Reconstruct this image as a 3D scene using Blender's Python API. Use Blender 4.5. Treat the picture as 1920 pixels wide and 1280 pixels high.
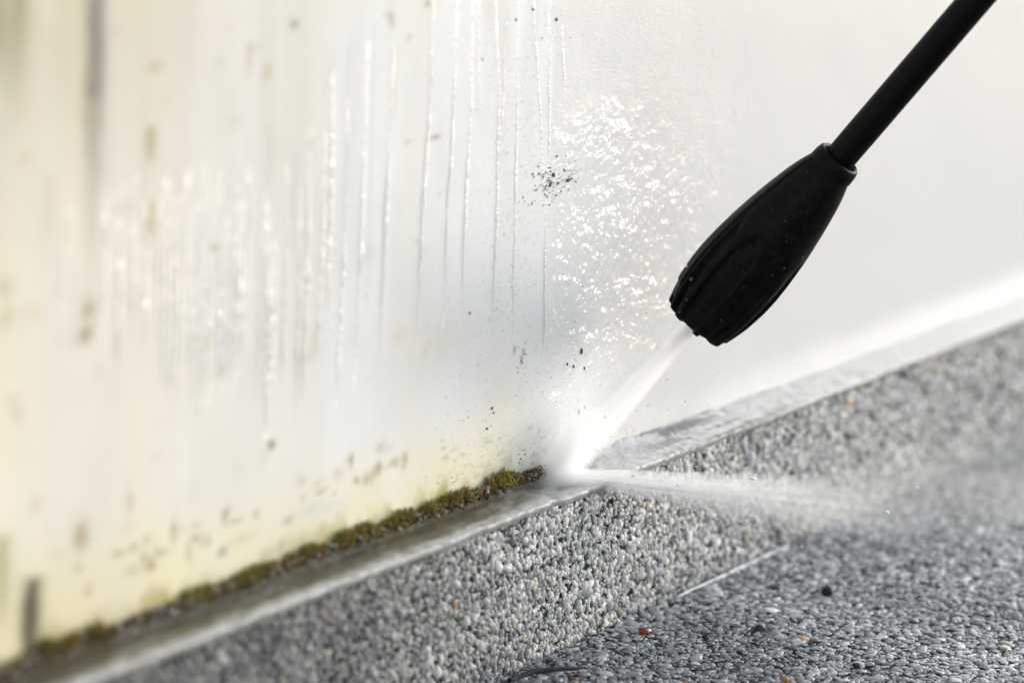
import bpy, bmesh, math, random
import numpy as np
from mathutils import Vector, Matrix

for o in list(bpy.data.objects):
    bpy.data.objects.remove(o)
S = bpy.context.scene
COL = S.collection
rng = np.random.default_rng(7)
random.seed(7)

# ------------------------------------------------------------------ camera
# x runs along the wall, y into the wall, z up; the origin is on the top front edge of the plinth
F = 105.0 / 36.0 * 1920.0
RHO, PITCH = 0.03, None
_u = np.array([4220.0, 1310.0, -F]); _u /= np.linalg.norm(_u)
PITCH = math.atan((4220 * math.sin(RHO) + 1310 * math.cos(RHO)) / F)
_z = np.array([math.sin(RHO) * math.cos(PITCH), math.cos(RHO) * math.cos(PITCH), math.sin(PITCH)])
_u -= _z * (_u @ _z); _u /= np.linalg.norm(_u)
_y = np.cross(_z, _u)
ROT = np.array([_u, _y, _z])
FOCUS = 1.345
def ray(px, py): return ROT @ np.array([(px - 960) / F, (640 - py) / F, -1.0])
CAM = -ray(1100, 910) * 1.34
def at_depth(px, py, d): return CAM + ray(px, py) * d
def on_plane(px, py, ax, val):
    r = ray(px, py); return CAM + r * ((val - CAM[ax]) / r[ax])
def project(P):
    c = (np.asarray(P) - CAM) @ ROT
    return 960 + F * c[..., 0] / -c[..., 2], 640 - F * c[..., 1] / -c[..., 2], -c[..., 2]

cd = bpy.data.cameras.new('camera'); cam = bpy.data.objects.new('camera', cd); COL.objects.link(cam)
cam.matrix_world = Matrix([list(ROT[i]) + [float(CAM[i])] for i in range(3)] + [[0, 0, 0, 1]])
cd.lens = 105; cd.sensor_width = 36; cd.sensor_fit = 'HORIZONTAL'
cd.clip_start = 0.02; cd.clip_end = 500
cd.dof.use_dof = True; cd.dof.focus_distance = FOCUS; cd.dof.aperture_fstop = 4.0; cd.dof.aperture_blades = 9
S.camera = cam

# ------------------------------------------------------------------ sky, sun, exposure
SUN_EL = math.radians(13)
SUN_AZ = math.atan2(0.906, -0.423)          # direction (x, y) the sun stands in: out from the wall and along it
W = bpy.data.worlds.new('World'); S.world = W; W.use_nodes = True
wn = W.node_tree; bg = wn.nodes['Background']
sky = wn.nodes.new('ShaderNodeTexSky'); sky.sky_type = 'NISHITA'; sky.sun_disc = False
sky.sun_elevation = SUN_EL; sky.sun_rotation = SUN_AZ
sky.air_density = 1.1; sky.dust_density = 1.0; sky.ozone_density = 1.4
hsv = wn.nodes.new('ShaderNodeHueSaturation'); hsv.inputs['Saturation'].default_value = 0.42      # thin even cloud
wn.links.new(sky.outputs[0], hsv.inputs['Color']); wn.links.new(hsv.outputs[0], bg.inputs[0]); bg.inputs[1].default_value = 0.15
sl = bpy.data.lights.new('sun', 'SUN'); sun = bpy.data.objects.new('sun', sl); COL.objects.link(sun)
sl.energy = 0.5; sl.angle = math.radians(12); sl.color = (1.0, 0.985, 0.96)
sd = Vector((math.cos(SUN_EL) * math.sin(SUN_AZ), math.cos(SUN_EL) * math.cos(SUN_AZ), math.sin(SUN_EL)))
sun.rotation_euler = (-sd).to_track_quat('-Z', 'Y').to_euler()
S.view_settings.view_transform = 'Standard'; S.view_settings.look = 'None'
S.view_settings.exposure = 1.29; S.view_settings.gamma = 1.0
S.view_settings.use_curve_mapping = False
S.render.engine = 'CYCLES'
cy = S.cycles
cy.use_denoising = True
cy.max_bounces = 32; cy.diffuse_bounces = 4; cy.glossy_bounces = 4; cy.transparent_max_bounces = 24
cy.volume_bounces = 32; cy.volume_step_rate = 1.0; cy.sample_clamp_indirect = 8
cy.caustics_reflective = False; cy.caustics_refractive = False

# ------------------------------------------------------------------ helpers
H = 0.074            # plinth height
LEDGE = 0.024        # depth of the ledge in front of the wall
def tag(o, label=None, cat=None, group=None, kind=None):
    for k, v in (('label', label), ('category', cat), ('group', group), ('kind', kind)):
        if v: o[k] = v
    return o
def mesh_np(name, V, faces, mat=None, smooth=True, attrs=None):
    me = bpy.data.meshes.new(name)
    V = np.asarray(V, np.float32); faces = np.asarray(faces, np.int32)
    n, k = faces.shape
    me.vertices.add(len(V)); me.vertices.foreach_set('co', V.ravel())
    me.loops.add(n * k); me.loops.foreach_set('vertex_index', faces.ravel())
    me.polygons.add(n); me.polygons.foreach_set('loop_start', np.arange(0, n * k, k, dtype=np.int32))
    me.polygons.foreach_set('loop_total', np.full(n, k, np.int32))
    me.polygons.foreach_set('use_smooth', np.full(n, smooth))
    for an, arr in (attrs or {}).items():
        arr = np.asarray(arr, np.float32)
        if arr.ndim == 2:
            a = me.attributes.new(an, 'FLOAT_COLOR', 'POINT')
            a.data.foreach_set('color', np.hstack([arr, np.ones((len(arr), 1), np.float32)]).astype(np.float32).ravel())
        else:
            a = me.attributes.new(an, 'FLOAT', 'POINT'); a.data.foreach_set('value', arr)
    if mat: me.materials.append(mat)
    me.update(); me.validate()
    return me
def obj(name, me, parent=None, loc=None):
    o = bpy.data.objects.new(name, me); COL.objects.link(o)
    if parent: o.parent = parent
    if loc is not None: o.location = [float(v) for v in loc]
    return o
def empty(name, loc):
    o = bpy.data.objects.new(name, None); o.empty_display_size = 0.02; COL.objects.link(o)
    o.location = [float(v) for v in loc]; return o
def grid_faces(nu, nv, wrap_u=False):
    i, j = np.meshgrid(np.arange(nu if wrap_u else nu - 1), np.arange(nv - 1), indexing='ij')
    a = i * nv + j; b = ((i + 1) % nu) * nv + j
    return np.stack([a, b, b + 1, a + 1], -1).reshape(-1, 4)
_T = rng.random((256, 256)).astype(np.float32)
def vnoise(x, y, seed=0):
    x = np.asarray(x) + seed * 17.31; y = np.asarray(y) + seed * 9.77
    xi = np.floor(x).astype(int); yi = np.floor(y).astype(int)
    fx = x - xi; fy = y - yi
    fx = fx * fx * (3 - 2 * fx); fy = fy * fy * (3 - 2 * fy)
    g = lambda a, b: _T[a & 255, b & 255]
    return (g(xi, yi) * (1 - fx) + g(xi + 1, yi) * fx) * (1 - fy) + (g(xi, yi + 1) * (1 - fx) + g(xi + 1, yi + 1) * fx) * fy
def fbm(x, y, seed=0, octv=4):
    s = 0; a = 0.5
    for k in range(octv):
        s = s + a * vnoise(x * 2 ** k, y * 2 ** k, seed + k * 3); a *= 0.5
    return s / (1 - 0.5 ** octv)
def sst(a, b, x):
    t = np.clip((np.asarray(x) - a) / (b - a), 0, 1); return t * t * (3 - 2 * t)

# ------------------------------------------------------------------ materials
class NT:
    def __init__(s, name):
        s.m = bpy.data.materials.new(name); s.m.use_nodes = True; s.t = s.m.node_tree
        s.b = s.t.nodes['Principled BSDF']; s.out = s.t.nodes['Material Output']
    def n(s, typ, **kw):
        nd = s.t.nodes.new(typ)
        for k, v in kw.items():
            if k.startswith('i_'):
                key = k[2:]; nd.inputs[int(key) if key.isdigit() else key].default_value = v
            else: setattr(nd, k, v)
        return nd
    def l(s, a, b): s.t.links.new(a, b)
    def math(s, op, a, b=None, c=None, clamp=False):
        nd = s.t.nodes.new('ShaderNodeMath'); nd.operation = op; nd.use_clamp = clamp
        for k, v in enumerate((a, b, c)):
            if v is None: continue
            if isinstance(v, (int, float)): nd.inputs[k].default_value = v
            else: s.l(v, nd.inputs[k])
        return nd.outputs[0]
    def ramp(s, x, a, b, lo=0.0, hi=1.0):
        nd = s.t.nodes.new('ShaderNodeMapRange'); nd.interpolation_type = 'SMOOTHSTEP'
        s.l(x, nd.inputs[0])
        for k, v in zip((1, 2, 3, 4), (a, b, lo, hi)): nd.inputs[k].default_value = v
        return nd.outputs[0]
    def mix(s, fac, a, b, typ='MIX'):
        nd = s.t.nodes.new('ShaderNodeMix'); nd.data_type = 'RGBA'; nd.blend_type = typ
        for sock, v in ((nd.inputs[0], fac), (nd.inputs[6], a), (nd.inputs[7], b)):
            if isinstance(v, (int, float)): sock.default_value = v
            elif isinstance(v, tuple): sock.default_value = v if len(v) == 4 else v + (1,)
            else: s.l(v, sock)
        return nd.outputs[2]
    def attr(s, name): return s.n('ShaderNodeAttribute', attribute_name=name)
    def bump(s, h, strength, dist, prev=None):
        nd = s.n('ShaderNodeBump'); nd.inputs['Strength'].default_value = strength; nd.inputs['Distance'].default_value = dist
        s.l(h, nd.inputs['Height'])
        if prev is not None: s.l(prev, nd.inputs['Normal'])
        return nd.outputs[0]
    def coords(s, scale=(1, 1, 1), rot=(0, 0, 0)):
        tc = s.n('ShaderNodeTexCoord'); mp = s.n('ShaderNodeMapping')
        mp.inputs['Scale'].default_value = scale; mp.inputs['Rotation'].default_value = rot
        s.l(tc.outputs['Object'], mp.inputs[0]); return mp.outputs[0]
    def noise(s, vec, scale, detail=3, rough=0.5):
        nd = s.n('ShaderNodeTexNoise'); nd.inputs['Scale'].default_value = scale
        nd.inputs['Detail'].default_value = detail; nd.inputs['Roughness'].default_value = rough
        s.l(vec, nd.inputs['Vector']); return nd.outputs[0]

IMPACT = on_plane(1045, 893, 1, LEDGE - 0.001)

def wall_material():
    t = NT('wet white wall paint'); b = t.b
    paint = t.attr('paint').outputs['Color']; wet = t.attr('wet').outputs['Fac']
    dirt = t.attr('dirt').outputs['Fac']; rip = t.attr('ripple').outputs['Fac']
    oc = t.coords()
    # peppered dirt: voronoi cells, a few of them dark
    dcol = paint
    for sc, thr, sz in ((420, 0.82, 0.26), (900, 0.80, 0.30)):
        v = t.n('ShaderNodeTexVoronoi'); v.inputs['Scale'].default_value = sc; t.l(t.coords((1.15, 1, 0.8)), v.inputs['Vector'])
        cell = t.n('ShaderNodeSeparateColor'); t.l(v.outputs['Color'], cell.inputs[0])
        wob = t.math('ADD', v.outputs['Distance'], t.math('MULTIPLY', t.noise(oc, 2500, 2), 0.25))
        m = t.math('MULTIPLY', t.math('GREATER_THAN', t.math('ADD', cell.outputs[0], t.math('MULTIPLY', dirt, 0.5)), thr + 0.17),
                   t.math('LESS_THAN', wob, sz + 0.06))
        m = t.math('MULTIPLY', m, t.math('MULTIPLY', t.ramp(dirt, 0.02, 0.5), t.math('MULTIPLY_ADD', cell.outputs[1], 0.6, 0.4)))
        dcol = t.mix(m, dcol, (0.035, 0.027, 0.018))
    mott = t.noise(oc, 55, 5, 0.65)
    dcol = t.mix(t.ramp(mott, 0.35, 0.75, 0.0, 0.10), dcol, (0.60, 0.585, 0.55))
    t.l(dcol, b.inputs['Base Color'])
    # plaster relief with slanting brush strokes
    brush = t.noise(t.coords((26, 1, 90), (0, math.radians(-24), 0)), 14, 3, 0.6)
    grain = t.noise(oc, 1100, 3, 0.6)
    pits = t.noise(oc, 240, 4, 0.6)
    h = t.math('ADD', t.math('MULTIPLY', brush, 0.6), t.math('ADD', t.math('MULTIPLY', grain, 0.35), t.math('MULTIPLY', pits, 0.35)))
    t.l(t.bump(h, 0.30, 0.0006), b.inputs['Normal'])
    t.l(t.ramp(wet, 0, 1, 0.62, 0.35), b.inputs['Roughness'])
    # water film: a coat whose ripples run out from where the jet strikes
    tc = t.n('ShaderNodeTexCoord'); sp = t.n('ShaderNodeSeparateXYZ'); t.l(tc.outputs['Object'], sp.inputs[0])
    dx = t.math('SUBTRACT', sp.outputs[0], float(IMPACT[0]) - 0.02); dz = t.math('SUBTRACT', sp.outputs[2], float(IMPACT[2]) - 0.05)
    ang = t.math('ARCTAN2', dz, dx); rad = t.math('SQRT', t.math('ADD', t.math('MULTIPLY', dx, dx), t.math('MULTIPLY', dz, dz)))
    cv = t.n('ShaderNodeCombineXYZ'); t.l(t.math('MULTIPLY', ang, 0.10), cv.inputs[0]); t.l(t.math('MULTIPLY', rad, 0.16), cv.inputs[1])
    ridge = t.noise(cv.outputs[0], 900, 1.5, 0.5)            # fine runs fanning out from the impact
    swell = t.noise(oc, 150, 2, 0.5); drops = t.ramp(t.noise(oc, 330, 1, 0.4), 0.5, 0.66)
    rr = t.math('ADD', t.math('MULTIPLY', ridge, 0.00034), t.math('ADD', t.math('MULTIPLY', swell, 0.0052), t.math('MULTIPLY', drops, 0.00032)))
    rr = t.math('MULTIPLY', rr, t.math('POWER', rip, 0.7))
    t.l(t.bump(rr, 1.0, 1.0), b.inputs['Coat Normal'])
    t.l(wet, b.inputs['Coat Weight']); t.l(t.ramp(rip, 0.0, 0.7, 0.30, 0.18), b.inputs['Coat Roughness']); b.inputs['Coat IOR'].default_value = 1.33
    b.inputs['Specular IOR Level'].default_value = 0.25
    return t.m

def stone_material(name, coat):
    t = NT(name); b = t.b
    col = t.attr('tone').outputs['Color']
    oc = t.n('ShaderNodeTexCoord').outputs['Object']
    geo = t.n('ShaderNodeNewGeometry').outputs['Position']
    n1 = t.noise(geo, 900, 4, 0.6); n2 = t.noise(geo, 2600, 2, 0.5)
    c = t.mix(t.ramp(n1, 0.35, 0.7, 0.0, 0.30), col, (0.10, 0.10, 0.10))
    c = t.mix(t.ramp(n2, 0.62, 0.75, 0.0, 0.25), c, (0.55, 0.54, 0.52))
    t.l(c, b.inputs['Base Color']); b.inputs['Roughness'].default_value = 0.62; b.inputs['Specular IOR Level'].default_value = 0.35
    t.l(t.bump(n1, 0.3, 0.0004), b.inputs['Normal'])
    b.inputs['Coat Weight'].default_value = coat; b.inputs['Coat Roughness'].default_value = 0.12; b.inputs['Coat IOR'].default_value = 1.33
    return t.m

def matrix_material(name, base):
    """grey cement between the pebbles; away from the built pebbles the same stones continue as relief"""
    t = NT(name); b = t.b; oc = t.coords()
    v = t.n('ShaderNodeTexVoronoi'); v.inputs['Scale'].default_value = 260; t.l(oc, v.inputs['Vector'])
    sc = t.n('ShaderNodeSeparateColor'); t.l(v.outputs['Color'], sc.inputs[0])
    c = t.mix(sc.outputs[0], (0.12, 0.12, 0.125), (0.40, 0.395, 0.385))
    c = t.mix(t.ramp(v.outputs['Distance'], 0.45, 0.75), c, (0.05, 0.05, 0.05))
    near = t.attr('built').outputs['Fac']
    c = t.mix(near, c, base)
    t.l(c, b.inputs['Base Color']); b.inputs['Roughness'].default_value = 0.6
    hh = t.math('MULTIPLY', t.math('SUBTRACT', 1.0, v.outputs['Distance']), t.math('SUBTRACT', 1.0, near))
    t.l(t.bump(hh, 0.8, 0.002), b.inputs['Normal'])
    return t.m

def vcol_material(name, attr, rough=0.7, coat=0.0, crough=0.08, grain=1500, gstr=0.4, gdist=0.0005, var=0.25, dark=(0.08, 0.08, 0.07)):
    t = NT(name); b = t.b; oc = t.coords()
    col = t.attr(attr).outputs['Color']; n = t.noise(oc, grain, 4, 0.65); n2 = t.noise(oc, grain * 0.2, 4, 0.6)
    c = t.mix(t.ramp(n, 0.45, 0.75, 0.0, var), col, dark)
    t.l(c, b.inputs['Base Color']); b.inputs['Roughness'].default_value = rough
    t.l(t.bump(t.math('ADD', n, n2), gstr, gdist), b.inputs['Normal'])
    b.inputs['Coat Weight'].default_value = coat; b.inputs['Coat Roughness'].default_value = crough; b.inputs['Coat IOR'].default_value = 1.33
    return t.m

def plain_material(name, col, rough=0.6, grain=900, amount=0.3, other=(0.05, 0.05, 0.05), gstr=0.3, gdist=0.0003, coat=0.0, spec=0.5):
    t = NT(name); b = t.b; oc = t.coords()
    n = t.noise(oc, grain, 4, 0.6)
    t.l(t.mix(t.ramp(n, 0.4, 0.7, 0.0, amount), col, other), b.inputs['Base Color'])
    b.inputs['Roughness'].default_value = rough; b.inputs['Specular IOR Level'].default_value = spec
    t.l(t.bump(n, gstr, gdist), b.inputs['Normal'])
    b.inputs['Coat Weight'].default_value = coat; b.inputs['Coat Roughness'].default_value = 0.1
    return t.m

def water_material():
    t = NT('thin clear water'); t.t.nodes.remove(t.b)
    fr = t.n('ShaderNodeFresnel'); fr.inputs['IOR'].default_value = 1.33
    tr = t.n('ShaderNodeBsdfTransparent'); tr.inputs[0].default_value = (0.89, 0.89, 0.895, 1)
    gl = t.n('ShaderNodeBsdfGlossy'); gl.inputs['Roughness'].default_value = 0.34
    bp = t.bump(t.noise(t.coords(), 800, 2, 0.5), 1.0, 0.0006); t.l(bp, gl.inputs['Normal']); t.l(bp, fr.inputs['Normal'])
    mx = t.n('ShaderNodeMixShader'); t.l(fr.outputs[0], mx.inputs[0]); t.l(tr.outputs[0], mx.inputs[1]); t.l(gl.outputs[0], mx.inputs[2])
    t.l(mx.outputs[0], t.out.inputs['Surface'])
    return t.m

def spray_material(name, d0, r0, r1, L, fade_in, fade_out, squash=1.0, streak=0.5, stretch=40.0, power=1.0, nscale=400, lead=0.0, g=0.3, fade_end=1.0):
    """water droplets as a scattering volume; local x runs along the jet, density falls off across it"""
    t = NT(name); t.t.nodes.remove(t.b)
    tc = t.n('ShaderNodeTexCoord'); sp = t.n('ShaderNodeSeparateXYZ'); t.l(tc.outputs['Object'], sp.inputs[0])
    x, y, z = sp.outputs
    xn = t.math('DIVIDE', x, L, clamp=True)
    R = t.math('MULTIPLY_ADD', xn, r1 - r0, r0)
    zz = t.math('DIVIDE', z, squash)
    r = t.math('DIVIDE', t.math('SQRT', t.math('ADD', t.math('MULTIPLY', y, y), t.math('MULTIPLY', zz, zz))), R)
    fall = t.math('POWER', t.ramp(r, 0.0, 1.0, 1.0, 0.0), power)
    prof = t.math('MULTIPLY', t.ramp(xn, 0.0, fade_in, lead, 1.0), t.ramp(xn, fade_out, fade_end, 1.0, 0.0))
    # conserve water: the wider the jet the thinner
    thin = t.math('POWER', t.math('DIVIDE', r0, R), 1.0)
    cv = t.n('ShaderNodeCombineXYZ')
    t.l(t.math('DIVIDE', x, stretch), cv.inputs[0])
    t.l(t.math('DIVIDE', y, t.math('DIVIDE', R, r0)), cv.inputs[1]); t.l(t.math('DIVIDE', z, t.math('DIVIDE', R, r0)), cv.inputs[2])
    nz = t.ramp(t.noise(cv.outputs[0], nscale, 3, 0.6), 0.35, 0.65, 1 - streak, 1 + streak)
    d = t.math('MULTIPLY', t.math('MULTIPLY', fall, prof), t.math('MULTIPLY', thin, nz))
    pv = t.n('ShaderNodeVolumePrincipled'); pv.inputs['Color'].default_value = (1, 1, 1, 1); pv.inputs['Anisotropy'].default_value = g
    t.l(t.math('MULTIPLY', d, d0), pv.inputs['Density'])
    t.l(pv.outputs[0], t.out.inputs['Volume'])
    return t.m

M_wall = wall_material()
M_stone = stone_material('wet river pebbles', 0.2)
M_floor_stone = stone_material('soaked floor pebbles', 0.95)
M_matrix = matrix_material('grey cement and pebbles', (0.045, 0.045, 0.045))
M_cap = vcol_material('weathered mortar', 'paint', rough=0.55, coat=0.7, crough=0.22, grain=700, gstr=0.8, gdist=0.0009, var=0.35)
M_moss = vcol_material('moss', 'paint', rough=0.9, grain=2500, var=0.3, dark=(0.02, 0.015, 0.005))
M_soil = vcol_material('damp soil crumbs', 'paint', rough=0.7, coat=0.3, grain=1800, var=0.4, dark=(0.02, 0.015, 0.01))
M_water = water_material()
M_rubber = plain_material('black ribbed plastic', (0.003, 0.003, 0.0032), rough=0.40, grain=230, amount=0.5, other=(0.012, 0.0115, 0.011), gstr=0.4, gdist=0.0004, spec=0.075)
M_tube = plain_material('black coated tube', (0.002, 0.002, 0.0022), rough=0.45, grain=300, amount=0.3, other=(0.007, 0.011, 0.011), gstr=0.1, gdist=0.0003, spec=0.1)

# ------------------------------------------------------------------ the wall
def axis(dense0, dense1, step, lo, hi, coarse=0.12):
    a = np.arange(dense0, dense1 + step / 2, step)
    l = np.linspace(lo, dense0, max(3, int((dense0 - lo) / coarse)))[:-1] if lo < dense0 else np.array([])
    r = np.linspace(dense1, hi, max(3, int((hi - dense1) / coarse)))[1:] if hi > dense1 else np.array([])
    return np.concatenate([l, a, r])
gx = axis(-0.43, 0.52, 0.00105, -2.0, 4.0); gz = axis(-0.004, 0.30, 0.001, -0.16, 2.3)
GX, GZ = np.meshgrid(gx, gz, indexing='ij')
paint = np.empty(GX.shape + (3,), np.float32); paint[:] = (0.82, 0.82, 0.815)
def blend(m, c):
    m = np.clip(m, 0, 1)[..., None]; paint[:] = paint * (1 - m) + np.array(c, np.float32) * m
def wloc(px, py): p = on_plane(px, py, 1, LEDGE); return p[0], p[2]
def wrad(px, py, rx, ry):
    a = wloc(px, py); b = wloc(px + 1, py); c = wloc(px, py + 1)
    return rx * abs(b[0] - a[0]), ry * abs(c[1] - a[1])
WARPX = (fbm(GX * 160, GZ * 160, 1) - 0.5); WARPZ = (fbm(GX * 160, GZ * 160, 5) - 0.5)
def spot(px, py, rx, ry, col, k=1.0, sharp=1.0, warp=0.8):
    cx, cz = wloc(px, py); ax, az = wrad(px, py, rx, ry)
    d = ((GX - cx) / ax + WARPX * warp) ** 2 + ((GZ - cz) / az + WARPZ * warp) ** 2
    blend(k * np.exp(-d ** sharp), col)
def streak(px, py0, py1, wpx, col, k=1.0, lean=0.0, wav=0.4):
    x0, z0 = wloc(px, py0); x1, z1 = wloc(px - lean, py1); ax, _ = wrad(px, (py0 + py1) / 2, wpx, 1)
    tt = (z0 - GZ) / (z0 - z1); cx = x0 + (x1 - x0) * tt
    d = ((GX - cx) / ax + WARPX * wav) ** 2
    m = np.exp(-d) * sst(-0.08, 0.02, tt) * (1 - sst(0.35, 1.0, tt))
    blend(k * m * (0.65 + 0.7 * fbm(GX * 60, GZ * 40, 8)), col)

# long yellowing towards the near end of the wall, thinner algae film above the foot
big = fbm(GX * 9, GZ * 5, 20); fine = fbm(GX * 55, GZ * 16, 23)
blend(sst(-0.13, -0.37, GX) * (0.34 + 0.55 * big), (0.84, 0.74, 0.53))
blend(sst(-0.05, -0.36, GX) * sst(0.13, 0.27, GZ) * (0.45 + 0.8 * big) * 0.85, (0.56, 0.49, 0.32))
blend(sst(0.02, -0.06, GX) * sst(0.055, 0.005, GZ) * (0.35 + 0.9 * fine) * 0.9, (0.80, 0.725, 0.46))
blend(sst(-0.20, -0.34, GX) * sst(0.075, 0.0, GZ) * (0.5 + 0.7 * fine) * 0.8, (0.72, 0.63, 0.40))
blend(sst(0.0, -0.01, GX) * sst(0.016, 0.003, GZ + 0.02 * (fbm(GX * 130, GZ * 70, 25) - 0.5)) * (0.3 + 0.9 * fine) * 0.95, (0.36, 0.31, 0.09))
blend(sst(0.46, 0.62, fbm(GX * 26, GZ * 7, 31)) * sst(0.04, -0.12, GX) * 0.22, (0.70, 0.64, 0.48))
blend(sst(0.45, 0.7, fbm(GX * 90, GZ * 6, 37)) * sst(0.02, -0.02, GX) * sst(0.08, 0.2, GZ) * 0.22, (0.55, 0.52, 0.46))
blend(sst(0.5, 0.7, fbm(GX * 40, GZ * 30, 35)) * sst(0.05, 0.2, GX) * 0.15, (0.80, 0.74, 0.66))
for a in [(183, -60, 520, 17, (0.13, 0.10, 0.035), 0.95), (181, -20, 300, 13, (0.075, 0.05, 0.013), 0.92), (30, -60, 300, 22, (0.24, 0.20, 0.06), 0.8), (0, -60, 200, 18, (0.3, 0.24, 0.08), 0.7),
          (177, 200, 700, 14, (0.55, 0.48, 0.30), 0.4), (92, 330, 480, 9, (0.62, 0.53, 0.28), 0.55), (282, 380, 480, 8, (0.42, 0.28, 0.09), 0.9),
          (282, 240, 330, 9, (0.46, 0.33, 0.11), 0.85), (740, 90, 260, 6, (0.60, 0.55, 0.36), 0.5), (812, 0, 300, 4, (0.5, 0.46, 0.38), 0.3),
          (468, 80, 160, 5, (0.36, 0.31, 0.21), 0.6), (5, 1010, 1230, 15, (0.33, 0.30, 0.08), 0.7), (60, 1090, 1330, 20, (0.11, 0.09, 0.05), 0.95),
          (52, 1130, 1330, 10, (0.10, 0.09, 0.06), 0.5), (700, 60, 700, 3, (0.62, 0.60, 0.55), 0.35), (652, 100, 640, 5, (0.60, 0.58, 0.54), 0.35),
          (625, 120, 600, 5, (0.58, 0.55, 0.52), 0.35), (581, 250, 560, 6, (0.55, 0.52, 0.50), 0.4), (550, 300, 560, 6, (0.57, 0.53, 0.51), 0.4),
          (505, 240, 520, 7, (0.6, 0.57, 0.53), 0.35), (470, 260, 480, 7, (0.6, 0.57, 0.53), 0.3), (432, 300, 470, 7, (0.62, 0.58, 0.53), 0.3)]:
    streak(a[0], a[1], a[2], a[3], a[4], a[5], lean=(a[2] - a[1]) * 0.02)
for a in [(165, 578, 17, 20, (0.38, 0.24, 0.06), .85), (160, 627, 13, 17, (0.32, 0.20, 0.05), .9), (152, 1000, 15, 27, (0.34, 0.21, 0.04), .95),
          (42, 295, 14, 14, (0.62, 0.48, 0.28), .5), (228, 390, 11, 13, (0.5, 0.43, 0.3), .4), (60, 585, 25, 14, (0.7, 0.58, 0.42), .5),
          (110, 1040, 16, 12, (0.66, 0.5, 0.36), .45), (552, 45, 7, 8, (0.13, 0.10, 0.06), .95), (411, 117, 6, 7, (0.4, 0.36, 0.28), .5),
          (510, 833, 7, 8, (0.22, 0.16, 0.06), .95), (500, 855, 9, 12, (0.6, 0.53, 0.38), .4), (419, 1034, 9, 9, (0.20, 0.19, 0.18), .7),
          (527, 1022, 8, 12, (0.34, 0.32, 0.28), .55), (540, 975, 9, 8, (0.30, 0.28, 0.26), .6), (455, 1010, 20, 8, (0.55, 0.46, 0.33), .5),
          (580, 955, 22, 16, (0.55, 0.57, 0.58), .45), (632, 966, 6, 6, (0.42, 0.45, 0.45), .5), (620, 950, 30, 12, (0.6, 0.62, 0.63), .45),
          (735, 40, 5, 16, (0.32, 0.29, 0.21), .6), (728, 28, 7, 6, (0.36, 0.32, 0.24), .5), (800, 7, 5, 6, (0.14, 0.11, 0.07), .8),
          (768, 70, 6, 6, (0.35, 0.32, 0.22), .5), (764, 266, 7, 5, (0.5, 0.40, 0.24), .6), (818, 257, 8, 4, (0.20, 0.15, 0.09), .8),
          (805, 260, 8, 4, (0.45, 0.36, 0.24), .6), (890, 560, 70, 120, (0.66, 0.68, 0.71), .25),  # large pale blue spot: shade of the nozzle painted onto the wall
          (780, 455, 7, 5, (0.62, 0.50, 0.34), .5), (690, 480, 12, 20, (0.66, 0.57, 0.45), .4), (745, 630, 14, 16, (0.72, 0.62, 0.42), .5),
          (795, 665, 5, 9, (0.62, 0.5, 0.3), .5), (965, 655, 2.2, 8, (0.09, 0.07, 0.05), .8), (978, 675, 2, 7, (0.06, 0.05, 0.04), .9), (982, 660, 2.5, 5, (0.2, 0.12, 0.07), .8),
          (730, 840, 9, 7, (0.62, 0.52, 0.34), .45), (735, 870, 10, 6, (0.58, 0.48, 0.3), .45), (1160, 830, 40, 30, (0.72, 0.66, 0.50), .6),
          (1280, 760, 60, 24, (0.78, 0.72, 0.60), .5), (830, 640, 40, 40, (0.76, 0.71, 0.56), .5), (950, 780, 30, 90, (0.74, 0.72, 0.60), .35),
          (1600, 330, 90, 60, (0.78, 0.74, 0.68), .4), (1450, 600, 120, 40, (0.82, 0.76, 0.68), .5), (1560, 560, 120, 40, (0.82, 0.77, 0.70), .4)]:
    spot(*a)
# hairline scratches and creeping dirt above the moss
for k in range(46):
    px = random.uniform(820, 1030); py = 960 - (px - 600) * 0.19 - random.uniform(4, 85)
    spot(px, py, random.uniform(2, 6), random.uniform(1.2, 3.2), (0.30, 0.22, 0.11), random.uniform(.2, .6), 1.0, 2.6)
for k in range(26):
    px = random.uniform(640, 1000); py = random.uniform(330, 860)
    spot(px, py, random.uniform(1.5, 4), random.uniform(1.5, 3.5), (0.40, 0.31, 0.2), random.uniform(.2, .55))

blend(sst(0.03, 0.10, GX) * sst(0.045, 0.004, GZ) * (0.55 + 0.6 * fbm(GX * 30, GZ * 60, 27)) * 0.95, (0.50, 0.46, 0.40))  # cream stain at the foot, darkened further to offset light bounced off the ledge
for k in range(34):
    px = random.uniform(0, 620); py = random.uniform(0, 1180 - px * 0.42)
    spot(px, py, random.uniform(4, 15), random.uniform(6, 26), random.choice([(0.46, 0.33, 0.13), (0.52, 0.42, 0.2), (0.36, 0.24, 0.08), (0.55, 0.42, 0.26)]), random.uniform(.15, .6), 1.0, 1.6)
for k in range(40):
    px = random.uniform(90, 760); py = 1180 - px * 0.40 - random.uniform(0, 60)
    spot(px, py, random.uniform(3, 12), random.uniform(4, 16), random.choice([(0.30, 0.21, 0.06), (0.24, 0.2, 0.05), (0.40, 0.29, 0.11)]), random.uniform(.3, .8), 1.0, 2.0)

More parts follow.
